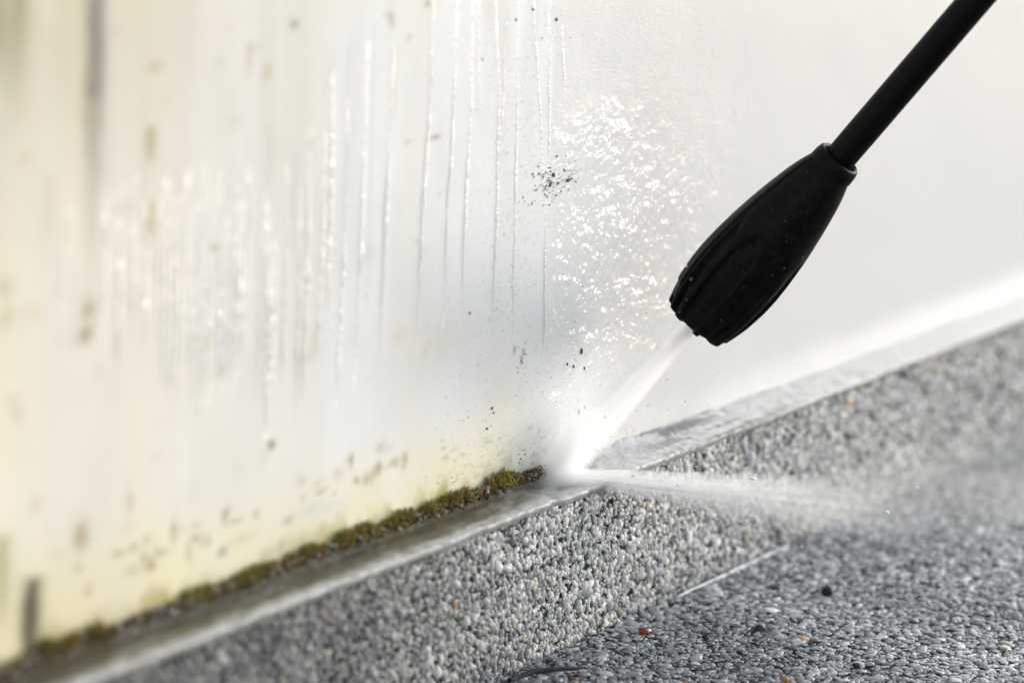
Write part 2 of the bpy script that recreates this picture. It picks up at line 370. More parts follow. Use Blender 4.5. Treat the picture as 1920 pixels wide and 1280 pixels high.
# where water wets the wall: right of the fingers running down from above, and a thin film all over
fing = 0.020 * (fbm(GX * 0 + GZ * 3, GX * 260, 41) - 0.5) + 0.030 * (vnoise(GX * 120, GZ * 5, 44) - 0.5)
xb = wloc(1040, 100)[0]
rag = 0.016 * (fbm(GX * 45, GZ * 45, 46) - 0.5) + 0.006 * (fbm(GX * 260, GZ * 160, 47) - 0.5)
wetm = sst(xb - 0.003, xb + 0.004, GX + fing * sst(0.10, 0.16, GZ) + rag)
wet = 0.06 + 0.94 * wetm
film = sst(0.45, 0.6, fbm(GX * 70, GZ * 2.5, 51)) * sst(-0.02, -0.08, GX) * sst(0.02, 0.05, GZ)
wet = np.maximum(wet, 0.75 * film)
blend(wetm * 0.5 * sst(0.11, 0.18, GZ) + 0.85 * sst(xb - 0.01, xb + 0.09, GX + rag) * (1 - 0.5 * sst(0.11, 0.18, GZ)), (0.63, 0.628, 0.62))
blend(film * 0.25, (0.74, 0.73, 0.71))
def mask(px, py, rx, ry, p=1.0):
    cx, cz = wloc(px, py); ax, az = wrad(px, py, rx, ry)
    return np.exp(-(((GX - cx) / ax) ** 2 + ((GZ - cz) / az) ** 2) ** p)
ripple = np.maximum.reduce([mask(1140, 430, 140, 110, 0.8), 0.9 * mask(1080, 560, 75, 170, 0.85), 0.34 * mask(1150, 540, 200, 210, 1.0), 0.75 * mask(1180, 600, 120, 110), 0.6 * mask(1100, 300, 130, 90), 0.45 * mask(1020, 760, 60, 120)])
ripple *= wetm * (0.35 + 1.1 * fbm(GX * 60, GZ * 60, 61)); ripple = np.clip(ripple, 0, 1)
ripple = np.maximum(ripple, 0.015 * film)
dirt = np.maximum.reduce([1.0 * mask(1028, 350, 26, 34), 1.0 * mask(1068, 328, 22, 22), 0.4 * mask(960, 330, 90, 420, 2), 0.35 * mask(1040, 690, 90, 160, 2), 0.32 * mask(900, 740, 120, 220, 2),
                          0.8 * mask(978, 670, 12, 30), 0.7 * mask(916, 785, 12, 40), 0.8 * mask(985, 850, 45, 34), 0.8 * mask(920, 880, 70, 34), 0.5 * mask(820, 920, 70, 34), 0.5 * mask(1030, 60, 60, 60), 0.8 * mask(985, 380, 14, 12)])
relief = -0.0009 * (fbm(GX * 14, GZ * 14, 71) - 0.5)
Yw = LEDGE + relief
Vf = np.stack([GX, Yw, GZ], -1).reshape(-1, 3)
nx, nz = GX.shape
F1 = grid_faces(nx, nz)
# sides, top and back close the slab
c8 = np.array([[gx[0], 0.22, gz[0]], [gx[-1], 0.22, gz[0]], [gx[-1], 0.22, gz[-1]], [gx[0], 0.22, gz[-1]],
               [gx[0], LEDGE + 0.002, gz[0]], [gx[-1], LEDGE + 0.002, gz[0]], [gx[-1], LEDGE + 0.002, gz[-1]], [gx[0], LEDGE + 0.002, gz[-1]]])
o8 = len(Vf)
F2 = np.array([[1, 0, 3, 2], [0, 4, 7, 3], [5, 1, 2, 6], [7, 6, 2, 3], [0, 1, 5, 4]]) + o8
pad = np.full((8, 3), 0.75, np.float32); z8 = np.zeros(8, np.float32)
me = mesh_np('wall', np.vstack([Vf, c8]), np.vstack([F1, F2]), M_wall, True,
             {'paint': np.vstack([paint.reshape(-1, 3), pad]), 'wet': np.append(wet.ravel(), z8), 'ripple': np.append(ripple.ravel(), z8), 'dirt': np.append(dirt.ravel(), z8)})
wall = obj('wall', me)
tag(wall, 'white painted plaster wall with yellow algae stains, wet where it is being washed', 'wall')

# ------------------------------------------------------------------ pebbles
def dome_template(seed, seg=8, rings=3):
    r = np.random.default_rng(seed)
    ph = r.random(4) * 6.28; amp = r.uniform(0.05, 0.15, 4)
    V = []
    for k in range(rings):
        el = math.radians((-28, 14, 50)[k])
        for j in range(seg):
            th = 2 * math.pi * (j + 0.5 * (k % 2)) / seg
            w = 1 + sum(amp[q] * math.sin((q + 1) * th + ph[q]) for q in range(4)) * 0.8
            V.append((math.cos(th) * math.cos(el) * w, math.sin(th) * math.cos(el) * w, math.sin(el)))
    V.append((r.uniform(-.1, .1), r.uniform(-.1, .1), 1.0))
    Fc = []
    for k in range(rings - 1):
        for j in range(seg):
            a, b = k * seg + j, k * seg + (j + 1) % seg; c, d = a + seg, b + seg
            if k % 2 == 0: Fc += [(a, b, c), (b, d, c)]
            else: Fc += [(a, b, d), (a, d, c)]
    k = (rings - 1) * seg
    for j in range(seg): Fc.append((k + j, k + (j + 1) % seg, len(V) - 1))
    return np.array(V), np.array(Fc)
TEMPL = [dome_template(100 + k) for k in range(8)]
TONES = 1.5 * np.array([(0.47, 0.465, 0.45), (0.37, 0.365, 0.355), (0.29, 0.288, 0.28), (0.22, 0.22, 0.218), (0.33, 0.332, 0.335), (0.14, 0.142, 0.146),
                  (0.54, 0.53, 0.51), (0.03, 0.036, 0.04), (0.44, 0.385, 0.30), (0.42, 0.25, 0.13)])
def tones_for(n, p): return rng.choice(len(TONES), n, p=np.array(p) / sum(p))
MESHES = {}
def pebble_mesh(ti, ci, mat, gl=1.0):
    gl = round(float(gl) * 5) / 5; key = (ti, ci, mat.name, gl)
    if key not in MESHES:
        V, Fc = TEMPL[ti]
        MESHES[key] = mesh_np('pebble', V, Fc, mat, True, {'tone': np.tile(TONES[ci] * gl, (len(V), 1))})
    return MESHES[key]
def scatter(a0, a1, b0, b1, pitch, keep):
    """jittered close packing in a plane plus larger stones sitting a little prouder"""
    na, nb = int((a1 - a0) / pitch), int((b1 - b0) / (pitch * 0.88))
    A, B = np.meshgrid(np.arange(na), np.arange(nb), indexing='ij')
    a = a0 + (A + 0.5 * (B % 2)) * pitch + rng.normal(0, pitch * 0.20, A.shape)
    b = b0 + (B + 0.5) * pitch * 0.88 + rng.normal(0, pitch * 0.20, A.shape)
    a, b = a.ravel(), b.ravel(); n = len(a)
    size = pitch * np.clip(rng.normal(0.56, 0.14, n), 0.28, 0.95); proud = rng.random(n) < 0.12
    size[proud] *= rng.uniform(1.15, 1.5, proud.sum())
    m = (rng.random(n) > 0.035) & keep(a, b)
    return a[m], b[m], size[m], proud[m]
def pebbles(root, origin, ea, eb, en, a, b, size, proud, probs, mat, n_parts, ori_bias, flats, spread, gain=1.0, soil=None):
    n = len(a); el = rng.uniform(1.05, 1.8, n); ang = rng.normal(ori_bias, spread, n)
    flat = rng.uniform(*flats, n); ti = rng.integers(0, len(TEMPL), n); ci = tones_for(n, probs)
    P = origin + a[:, None] * ea + b[:, None] * eb + (proud * size * 0.22 + rng.normal(0, 0.08, n) * size)[:, None] * en
    sa, sb, sn = size * np.sqrt(el), size / np.sqrt(el), size * flat
    tilt = rng.normal(0, 0.16, (n, 2))
    c, s = np.cos(ang), np.sin(ang)
    d1 = c[:, None] * ea + s[:, None] * eb; d2 = -s[:, None] * ea + c[:, None] * eb
    nn = en + tilt[:, :1] * ea + tilt[:, 1:] * eb; nn /= np.linalg.norm(nn, axis=1)[:, None]
    d1 -= nn * (d1 * nn).sum(1)[:, None]; d1 /= np.linalg.norm(d1, axis=1)[:, None]; d2 = np.cross(nn, d1)
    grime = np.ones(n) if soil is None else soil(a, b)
    px, py, dep = project(P)
    inside = (px > 10) & (px < 1910) & (py > 10) & (py < 1270)
    rank = np.where(inside, size / dep, 0); big = np.argsort(-rank)[:n_parts]
    isbig = np.zeros(n, bool); isbig[big] = True
    base = root.matrix_world.translation if False else np.array(root.location)
    for i in big:
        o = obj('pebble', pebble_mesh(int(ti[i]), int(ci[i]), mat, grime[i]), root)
        Mx = np.stack([d1[i] * sa[i], d2[i] * sb[i], nn[i] * sn[i]], 1)
        o.matrix_local = Matrix([list(map(float, Mx[r])) + [float(P[i][r] - base[r])] for r in range(3)] + [[0, 0, 0, 1]])
    VV, FF, TT, off = [], [], [], 0
    for k, (V, Fc) in enumerate(TEMPL):
        idx = np.where((ti == k) & ~isbig)[0]
        if not len(idx): continue
        X = (V[None, :, :1] * (d1[idx] * sa[idx, None])[:, None] + V[None, :, 1:2] * (d2[idx] * sb[idx, None])[:, None]
             + V[None, :, 2:] * (nn[idx] * sn[idx, None])[:, None] + (P[idx] - base)[:, None])
        VV.append(X.reshape(-1, 3)); FF.append((Fc[None] + (np.arange(len(idx)) * len(V))[:, None, None] + off).reshape(-1, 3))
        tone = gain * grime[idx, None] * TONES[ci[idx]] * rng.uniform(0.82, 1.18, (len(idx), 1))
        TT.append(np.repeat(tone, len(V), 0)); off += len(idx) * len(V)
    st = obj('pebble_bed', mesh_np('pebble_bed', np.vstack(VV), np.vstack(FF), mat, True, {'tone': np.vstack(TT)}), root)
    tag(st, kind='stuff')
    return n
EX, EY, EZ = np.eye(3)

# ------------------------------------------------------------------ plinth
plinth = empty('plinth', (0, 0, -H))
tag(plinth, 'low grey plinth of exposed pebbles with a pale mortar ledge along the wall foot', 'plinth')
pg = axis(-0.44, 0.66, 0.02, -2.0, 4.0, 0.3); pz = np.linspace(0, H - 0.003, 8)
PX, PZ = np.meshgrid(pg, pz, indexing='ij')
V = np.stack([PX, 0 * PX + 0.0016, PZ], -1).reshape(-1, 3)
blt = ((PX > -0.45) & (PX < 0.66)).astype(float).ravel()
Fb = grid_faces(len(pg), len(pz))
o8 = len(V)
x0, x1 = pg[0], pg[-1]
c8 = np.array([[x0, 0.0016, 0], [x1, 0.0016, 0], [x1, 0.0016, H - .003], [x0, 0.0016, H - .003], [x0, LEDGE - .003, 0], [x1, LEDGE - .003, 0], [x1, LEDGE - .003, H - .003], [x0, LEDGE - .003, H - .003]])
Fe = np.array([[3, 2, 6, 7], [4, 5, 1, 0], [0, 3, 7, 4], [2, 1, 5, 6], [5, 4, 7, 6]]) + o8
body = obj('plinth_body', mesh_np('plinth_body', np.vstack([V, c8]), np.vstack([Fb, Fe]), M_matrix, False, {'built': np.append(blt, np.zeros(8))}), plinth)
a, b, sz, pr = scatter(-0.41, 0.56, -H + 0.0004, -0.0022, 0.00215, lambda a, b: np.ones(a.shape, bool))
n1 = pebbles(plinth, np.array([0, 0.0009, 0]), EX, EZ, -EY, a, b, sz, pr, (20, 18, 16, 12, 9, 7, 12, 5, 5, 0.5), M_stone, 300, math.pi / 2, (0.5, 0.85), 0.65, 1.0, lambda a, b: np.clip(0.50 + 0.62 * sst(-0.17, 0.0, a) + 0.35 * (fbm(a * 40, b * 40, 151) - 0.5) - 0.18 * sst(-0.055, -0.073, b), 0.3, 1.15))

# mortar ledge: a thin uneven cap, its lip ragged, dirt and algae on it
lx = axis(-0.42, 0.56, 0.0012, -2.0, 4.0, 0.2); nt = 26
tt = np.linspace(0, 1, nt)
LX, LT = np.meshgrid(lx, tt, indexing='ij')
lip = -0.0018 + 0.0009 * (fbm(LX * 60, LX * 0, 81) - 0.5) * 2 + 0.0007 * (vnoise(LX * 420, LX * 0, 84) - 0.5)
chip = wloc(967, 950)[0] - 0.004
lip = lip + 0.0022 * np.exp(-((LX - chip) / 0.0045) ** 2)
LY = lip + (LEDGE + 0.004 - lip) * LT
LZ = 0.0006 * (fbm(LX * 60, LY * 90, 91) - 0.5) * 2 * (1 - 0.6 * sst(0.0, 0.1, LX)) + 0.0007 * (fbm(LX * 260, LY * 260, 95) - 0.5)
LZ = LZ - 0.0003 * (1 - sst(0.0, 0.05, LT)) + 0.0004 * (vnoise(LX * 900, LY * 900, 99) - 0.5) + 0.0055 * sst(0.66, 0.98, LT) * (0.4 + 1.0 * fbm(LX * 110, LX * 0, 97)) * sst(0.30, -0.02, LX)
LZ = LZ - 0.0013 * sst(-0.002, 0.002, LX - chip) * sst(0.9, 0.3, LT) * (1 - sst(chip + 0.02, chip + 0.05, LX))
cp = np.empty(LX.shape + (3,), np.float32); cp[:] = (0.43, 0.43, 0.43)
def lb(m, c):
    m = np.clip(m, 0, 1)[..., None]; cp[:] = cp * (1 - m) + np.array(c, np.float32) * m
ln = fbm(LX * 70, LY * 160, 101); ln2 = fbm(LX * 26, LY * 120, 105); ln3 = fbm(LX * 240, LY * 300, 109)
lb(sst(0.0, 0.09, LX) * 0.9, (0.57, 0.57, 0.575))  # paler to the right: wet glare painted into the mortar colour
lb((1 - sst(0.1, 0.25, LT)) * 0.7 * (0.4 + ln3), (0.60, 0.60, 0.60))
lb(sst(0.36, 0.52, ln2) * sst(0.16, 0.36, LT) * sst(0.80, 0.6, LT) * sst(-0.012, -0.05, LX) * 0.95, (0.075, 0.068, 0.022))
lb(sst(0.44, 0.58, ln) * sst(0.2, 0.35, LT) * sst(0.06, -0.01, LX) * 0.75, (0.09, 0.09, 0.085))
lb(sst(0.5, 0.6, fbm(LX * 30, LY * 230, 113)) * sst(0.05, 0.09, LX) * sst(0.22, 0.12, LX) * 0.9, (0.10, 0.10, 0.10))
lb(sst(0.45, 0.6, ln3) * sst(0.6, 0.75, LT) * sst(0.02, -0.03, LX) * 0.6, (0.16, 0.15, 0.12))
lb(sst(0.62, 0.80, LT + 0.3 * (ln3 - 0.5)) * sst(0.0, -0.02, LX) * 0.75, (0.17, 0.14, 0.08))
lb(sst(0.84, 0.93, LT + 0.1 * (ln3 - 0.5)) * sst(0.0, -0.012, LX) * 0.9, (0.10, 0.075, 0.035))
lb(sst(0.0, -0.07, LX) * sst(0.06, 0.42, LT + 0.25 * (ln3 - 0.5)) * (0.45 + 0.9 * ln) * 0.95, (0.12, 0.105, 0.06))
lb(sst(0.55, 0.68, ln3) * sst(0.01, -0.05, LX) * 0.5, (0.13, 0.12, 0.09))
n0 = LX.shape[0]
top = np.stack([LX, LY, LZ], -1)
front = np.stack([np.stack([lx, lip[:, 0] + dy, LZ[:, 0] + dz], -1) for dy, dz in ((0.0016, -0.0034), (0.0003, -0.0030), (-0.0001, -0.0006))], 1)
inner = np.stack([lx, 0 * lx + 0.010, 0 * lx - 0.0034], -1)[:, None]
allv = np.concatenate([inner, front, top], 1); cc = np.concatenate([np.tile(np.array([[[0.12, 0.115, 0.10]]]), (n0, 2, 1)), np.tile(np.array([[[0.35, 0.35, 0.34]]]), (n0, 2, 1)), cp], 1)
allv = allv + np.array([0, 0, H])
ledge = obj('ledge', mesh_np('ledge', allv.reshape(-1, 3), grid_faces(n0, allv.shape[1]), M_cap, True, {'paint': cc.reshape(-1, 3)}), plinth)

# ------------------------------------------------------------------ floor
floor = empty('floor', (0, 0, -H)); tag(floor, kind='structure')
fx = axis(-0.30, 0.70, 0.05, -40, 40, 8.0); fy = np.concatenate([[-60, -20, -6, -2, -0.8], np.arange(-0.45, 0.02, 0.05), [0.3]])
FX, FY = np.meshgrid(fx, fy, indexing='ij')
def floor_keep(a, b):
    P = np.stack([a, b, 0 * a - H], -1); px, py, d = project(P)
    return (px > -160) & (px < 2260) & (py < 1560) & (b < 0.004)
PB = np.stack([FX.ravel(), FY.ravel(), 0 * FX.ravel() - H], -1); qx, qy, qd = project(PB)
fb = ((qx > -250) & (qx < 2360) & (qy < 1650) & (FX.ravel() < 0.66) & (FX.ravel() > -0.2)).astype(float)
slab = obj('floor_slab', mesh_np('floor_slab', np.stack([FX, FY, 0 * FX], -1).reshape(-1, 3), grid_faces(len(fx), len(fy)), M_matrix, False, {'built': fb}), floor)
a, b, sz, pr = scatter(-0.16, 0.66, -0.36, 0.004, 0.0027, floor_keep)
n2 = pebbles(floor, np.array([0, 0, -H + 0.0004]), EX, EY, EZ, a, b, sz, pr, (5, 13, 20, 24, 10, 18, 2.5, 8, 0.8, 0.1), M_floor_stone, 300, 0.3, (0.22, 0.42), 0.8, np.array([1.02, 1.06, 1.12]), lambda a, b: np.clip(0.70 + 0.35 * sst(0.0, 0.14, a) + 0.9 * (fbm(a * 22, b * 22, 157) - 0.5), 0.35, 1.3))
print('pebbles', n1, n2)

# ------------------------------------------------------------------ moss and soil along the wall foot
V, Fc, Cc = [], [], []
def blade(p, d, w, h, col):
    d = d / np.linalg.norm(d); s = np.cross(d, rng.normal(0, 1, 3)); s /= np.linalg.norm(s); t2 = np.cross(d, s)
    k = len(V)
    for q in range(3):
        an = q * 2.094
        V.append(p + (math.cos(an) * s + math.sin(an) * t2) * w * 0.7); Cc.append(col * 0.9)
    for q in range(3):
        an = q * 2.094 + 0.5
        V.append(p + d * h * 0.55 + (math.cos(an) * s + math.sin(an) * t2) * w); Cc.append(col)
    V.append(p + d * h); Cc.append(col * 1.1)
    for q in range(3):
        r = (q + 1) % 3
        Fc.extend([(k + q, k + r, k + 3 + r), (k + q, k + 3 + r, k + 3 + q), (k + 3 + q, k + 3 + r, k + 6)])
xs_m = np.sort(rng.uniform(-0.40, -0.004, 15000))
dens = 0.6 * fbm(xs_m * 75, xs_m * 0, 131, 3) + 0.4 * fbm(xs_m * 330, xs_m * 0, 131, 3); fade = np.where(xs_m > -0.022, 0.3, 1.0)
clump = np.clip(0.02 + (dens - 0.38) / 0.20, 0, 1) * np.clip(0.55 + 0.7 * vnoise(xs_m * 24, xs_m * 0, 137), 0, 1.1); hue = fbm(xs_m * 55, xs_m * 0, 141, 3)
for x, dn, cl, fd, hu in zip(xs_m, dens, clump, fade, hue):
    if rng.random() > (0.12 + cl): continue
    hz = 0.0030 + 0.0064 * cl * fd * rng.random()
    y = LEDGE - 0.0006 - abs(rng.normal(0, 0.0012 + 0.001 * cl))
    g = np.clip(rng.random() * 0.7 + (hu - 0.30) * 1.3, 0, 1)
    if g < 0.5: col = np.array([0.38, 0.30, 0.045]) * rng.uniform(0.4, 1.25)
    elif g < 0.8: col = np.array([0.24, 0.21, 0.03]) * rng.uniform(0.4, 1.1)
    else: col = np.array([0.30, 0.19, 0.06]) * rng.uniform(0.5, 1.3)
    if hz < 0.005 and rng.random() < 0.4: col = np.array([0.13, 0.075, 0.03]) * rng.uniform(0.4, 1.4)
    if hz > 0.0085 and rng.random() < .3: col = np.array([0.30, 0.20, 0.07]) * rng.uniform(.5, 1.2)
    blade(np.array([x, y, hz * rng.uniform(0.5, 1.0)]), np.array([rng.normal(0, .35), -abs(rng.normal(0.25, .3)), 1.0]),
          rng.uniform(0.0002, 0.0005), rng.uniform(0.0011, 0.0026) * (0.7 + 0.6 * cl), col)
moss = obj('moss', mesh_np('moss', np.array(V), np.array(Fc), M_moss, True, {'paint': np.array(Cc)}))
tag(moss, 'olive green moss growing along the joint between white wall and ledge', 'moss', kind='stuff')

ICO = bmesh.new(); bmesh.ops.create_icosphere(ICO, subdivisions=1, radius=1.0)
IV = np.array([v.co[:] for v in ICO.verts]); IF = np.array([[v.index for v in f.verts] for f in ICO.faces]); ICO.free()
def lump(scale, seed, flat=1.0):
    r = np.random.default_rng(seed); X = IV * (1 + r.normal(0, 0.16, (len(IV), 1))) * np.array([1, r.uniform(.6, .95), r.uniform(.55, .9) * flat]) * scale
    A = r.normal(0, 1, (3, 3)); Q, _ = np.linalg.qr(A); return X @ Q.T if flat == 1.0 else X
V, Fc, Cc, off = [], [], [], 0
for k in range(2600):
    x = rng.uniform(-0.40, -0.003); s = rng.uniform(0.0004, 0.0012) * (1.4 if rng.random() < .15 else 1)
    p = np.array([x, LEDGE - abs(rng.normal(0.0018, 0.0022)), 0.0018 + rng.uniform(0, 0.0040)])
    X = lump(s, 1000 + k) + p
    g = rng.random(); col = np.array([0.10, 0.065, 0.032]) if g < .4 else np.array([0.27, 0.20, 0.12]) if g < .6 else np.array([0.38, 0.375, 0.36]) if g < .85 else np.array([0.02, 0.018, 0.014])
    V.append(X); Fc.append(IF + off); Cc.append(np.tile(col * rng.uniform(.6, 1.3), (len(X), 1))); off += len(X)
soil = obj('soil_crumbs', mesh_np('soil_crumbs', np.vstack(V), np.vstack(Fc), M_soil, True, {'paint': np.vstack(Cc)}))
tag(soil, 'damp brown soil and grit crumbs packed below the moss line', 'soil', kind='stuff')

# ------------------------------------------------------------------ water running down the wall
def tube_on_wall(name, pts, width, height, label, group, seed, bead=0.22, top=0.5):
    pts = np.array([[*wloc(px, py)] for px, py in pts])
    seglen = np.r_[0, np.cumsum(np.linalg.norm(np.diff(pts, axis=0), axis=1))]
    seglen = seglen * 1.0; n = max(24, int(seglen[-1] / 0.0009)); s = np.linspace(0, seglen[-1], n)
    x = np.interp(s, seglen, pts[:, 0]); z = np.interp(s, seglen, pts[:, 1])
    x = x + 0.0007 * (fbm(s * 60, s * 0 + seed, seed) - 0.5) * 2 + 0.0003 * (vnoise(s * 350, s * 0, seed) - .5)
    e = np.minimum(sst(0, max(0.012, top * s[-1]), s), sst(0, max(0.012, 0.30 * s[-1]), s[-1] - s))
    m = (1 - bead + 2 * bead * vnoise(s * 300, s * 0 + 3, seed + 5)) * (0.75 + 0.5 * vnoise(s * 90, s * 0, seed + 9)) * (0.10 + 0.90 * e)
    K = 7; th = np.linspace(0, math.pi, K); height = height * 0.9
    X = x[:, None] + np.cos(th)[None] * (width / 2 * np.maximum(m, 0.45))[:, None]
    Y = LEDGE + 0.00003 - np.sin(th)[None] * (height * m)[:, None] - 0.0009 * (fbm(X * 14, z[:, None] * 14 + 0 * X, 71) - 0.5)
    Z = z[:, None] + 0 * X
    o = obj(name, mesh_np(name, np.stack([X, Y, Z], -1).reshape(-1, 3), grid_faces(n, K), M_water))
    tag(o, label, 'water rivulet', group); return o
RG = 'water rivulets running down the wall'
SHARP = [([(973, -20), (970, 225), (966, 394), (960, 697)], .0011, 'thin straight water rivulet, last one left of the wet ripples on the wall'),
         ([(928, -10), (936, 169), (931, 394), (920, 690)], .0013, 'beaded water rivulet that a shorter one joins from the right near its top'),
         ([(950, 20), (948, 73), (940, 236), (936, 290)], .0009, 'short curved water rivulet merging into a longer one on its left'),
         ([(886, -10), (883, 197), (878, 281), (869, 450), (863, 620)], .0015, 'bright water rivulet just right of its thicker twin on the pale blue painted shadow'),
         ([(897, -10), (897, 56), (896, 236)], .0010, 'short dry-ended water rivulet hanging between two long ones high on the wall'),
         ([(858, -10), (848, 247), (838, 422), (830, 625)], .0018, 'thick bright water rivulet left of the pale blue painted shadow'),
         ([(813, -10), (805, 225), (796, 337), (790, 439), (780, 670)], .0018, 'soft water rivulet running down from the paired brown wall spots'),
         ([(740, 84), (729, 281), (723, 405), (717, 551), (710, 690)], .0019, 'lone water rivulet below the yellow streak at top of wall'),
         ([(1001, -20), (1001, 45), (1010, 169), (1019, 330)], .0012, 'water rivulet slanting down to the black dirt specks'),
         ([(1030, 20), (1030, 200), (1030, 330)], .0013, 'straight water rivulet ending in the black dirt specks'),
         ([(1055, 40), (1055, 84), (1059, 190)], .0011, 'short water rivulet in the wet area above and right of the black specks'),
         ([(1024, 375), (1022, 480), (1021, 600), (1018, 690)], .0014, 'bright ragged rivulet along the left border of the wet ripples')]
for k, (pts, w, lab) in enumerate(SHARP):
    tube_on_wall('water_rivulet', pts, w * 0.95, w * 0.34, lab, RG, k + 1)
BLUR = [(690, 100, 668, 690), (652, 200, 640, 660), (625, 150, 615, 600), (611, 250, 596, 690), (581, 260, 575, 560), (565, 380, 556, 680), (540, 330, 530, 680), (502, 380, 500, 710), (468, 330, 455, 650),
        (446, 360, 436, 680), (416, 330, 408, 700), (382, 330, 375, 720), (352, 330, 345, 670), (326, 380, 321, 700), (300, 380, 296, 600), (255, 340, 250, 620), (225, 360, 222, 640), (197, 380, 194, 600), (140, 400, 137, 600), (118, 380, 115, 560), (455, 400, 447, 660), (515, 440, 508, 690), (490, 380, 484, 700), (428, 420, 422, 690), (395, 370, 390, 700), (365, 400, 360, 680), (575, 500, 569, 690), (640, 480, 634, 640), (338, 390, 334, 640), (312, 350, 308, 660), (275, 390, 271, 640)]
BLUR = [(a_, b_ - 20, c_ - 4, d_ + random.randint(20, 120)) for a_, b_, c_, d_ in BLUR]
for k, (xa, ya, xb_, yb) in enumerate(BLUR):
    tube_on_wall('water_rivulet', [(xa, ya), ((xa + xb_) / 2 + 2, (ya + yb) / 2), (xb_, yb)], random.uniform(.0014, .0026), random.uniform(.0004, .0007),
                 'blurred white water rivulet among the many on the near end of the wall', RG, 60 + k)

# pale wet bead in the joint between plinth and floor
p0 = on_plane(1258, 1128, 1, 0); p1 = on_plane(1470, 1021, 1, 0)
s = np.linspace(0, 1, 160); x = p0[0] + (p1[0] - p0[0]) * s; K = 8; th = np.linspace(0, 2 * math.pi, K, endpoint=False)
rad = 0.0008 * (0.25 + 1.3 * fbm(x * 160, x * 0, 3)) * np.minimum(1, 0.2 + 20 * s) * np.minimum(1, 0.2 + 8 * (1 - s))
C0 = np.stack([x, -0.0026 + 0.0006 * vnoise(x * 200, x * 0, 9), 0 * x - H + 0.0019], -1)
X = C0[:, None] + (np.cos(th)[None, :, None] * EY + np.sin(th)[None, :, None] * EZ) * rad[:, None, None]
i, j = np.meshgrid(np.arange(159), np.arange(K), indexing='ij')
ff = np.stack([i * K + j, i * K + (j + 1) % K, (i + 1) * K + (j + 1) % K, (i + 1) * K + j], -1).reshape(-1, 4)
bead = obj('joint_bead', mesh_np('joint_bead', X.reshape(-1, 3), ff, plain_material('pale sealant', (0.50, 0.54, 0.58), 0.3, 500, 0.25, (0.4, 0.42, 0.45), coat=0.6)))
tag(bead, 'thin pale bead of sealant in the joint between plinth and floor', 'sealant bead')

# ------------------------------------------------------------------ loose bits lying about
def bit(name, P, scale, col, label, cat, seed, squash=0.6, stretch=1.0, group=None, rough=0.5):
    r = np.random.default_rng(seed)
    bm = bmesh.new(); bmesh.ops.create_icosphere(bm, subdivisions=2, radius=1.0)
    X = np.array([v.co[:] for v in bm.verts]); Fq = np.array([[v.index for v in f.verts] for f in bm.faces]); bm.free()
    w = 1 + 0.35 * (fbm(X[:, 0] * 1.7 + seed, X[:, 1] * 1.7 + X[:, 2], seed, 3) - 0.5) * 2
    X = X * w[:, None] * np.array([stretch, 1, squash]) * scale
    an = r.uniform(0, 6.28) if stretch == 1.0 else -0.9
    Rz = np.array([[math.cos(an), -math.sin(an), 0], [math.sin(an), math.cos(an), 0], [0, 0, 1]]); X = X @ Rz.T
    o = obj(name, mesh_np(name, X, Fq, plain_material(name + ' surface', col, rough, 1200, 0.5, tuple(c * 0.35 for c in col), 0.5, 0.0005, 0.1, 0.3)), loc=P)
    tag(o, label, cat, group); return o
def on_floor(px, py, up=0.0030): return on_plane(px, py, 2, -H + up)
def leaf(name, P, L, Wd, col, label, yaw, curl=0.5, cat='leaf', pitch=0.0):
    n, m = 9, 5; s = np.linspace(0, 1, n); t = np.linspace(-1, 1, m)
    Sg, Tg = np.meshgrid(s, t, indexing='ij')
    half = np.sin(np.pi * Sg ** 0.8) * Wd * 0.5 + 0.0002
    X = (Sg - 0.5) * L; Yl = Tg * half; Z = curl * L * 0.25 * np.sin(Sg * np.pi) + 0.35 * half * Tg ** 2 + 0.0003 * np.sin(9 * Sg + 4 * Tg)
    Pt = np.stack([X, Yl, Z], -1).reshape(-1, 3); Pb = Pt - np.array([0, 0, 0.00025])
    f = grid_faces(n, m); V = np.vstack([Pt, Pb]); fb2 = f[:, ::-1] + n * m
    edge = [i * m for i in range(n)] + [(n - 1) * m + k for k in range(1, m)] + [i * m + m - 1 for i in range(n - 2, -1, -1)] + [k for k in range(m - 2, 0, -1)]
    fe = np.array([[edge[q], edge[q] + n * m, edge[(q + 1) % len(edge)] + n * m, edge[(q + 1) % len(edge)]] for q in range(len(edge))])
    o = obj(name, mesh_np(name, V, np.vstack([f, fb2, fe]), plain_material(name + ' surface', col, 0.5, 700, 0.6, tuple(c * 0.4 for c in col), 0.5, 0.0005, 0.1, 0.3)), loc=P)
    o.rotation_euler = (pitch, 0, yaw); tag(o, label, cat); return o
leaf('fallen_leaf', on_floor(1427, 1187, 0.0036), 0.0095, 0.0060, (0.008, 0.011, 0.008), 'small dark wet leaf lying curled on the pebble floor', -0.85, 0.8)
bit('orange_pebble', on_floor(1207, 1182, 0.0022), 0.0023, (0.22, 0.05, 0.018), 'rust orange pebble loose on the floor near the plinth', 'pebble', 5, 0.75)
bit('dirt_clod', on_floor(1551, 1108, 0.0036), 0.0030, (0.008, 0.007, 0.006), 'small black clod on the floor in front of the misty area', 'dirt clod', 6, 0.9)
bit('dirt_clod', on_floor(1323, 1194, 0.0030), 0.0018, (0.008, 0.007, 0.006), 'tiny black clod between orange pebble and dark leaf', 'dirt clod', 9, 0.7)
bit('orange_grit', on_floor(1472, 1272, 0.0022), 0.0019, (0.36, 0.18, 0.05), 'orange yellow grit grain on the floor at the bottom edge', 'grit', 11, 0.6)
bit('dirt_clod', on_floor(1388, 1222, 0.0030), 0.0022, (0.007, 0.007, 0.006), 'black flat clod on the pebbles below the dark leaf', 'dirt clod', 13, 0.4)
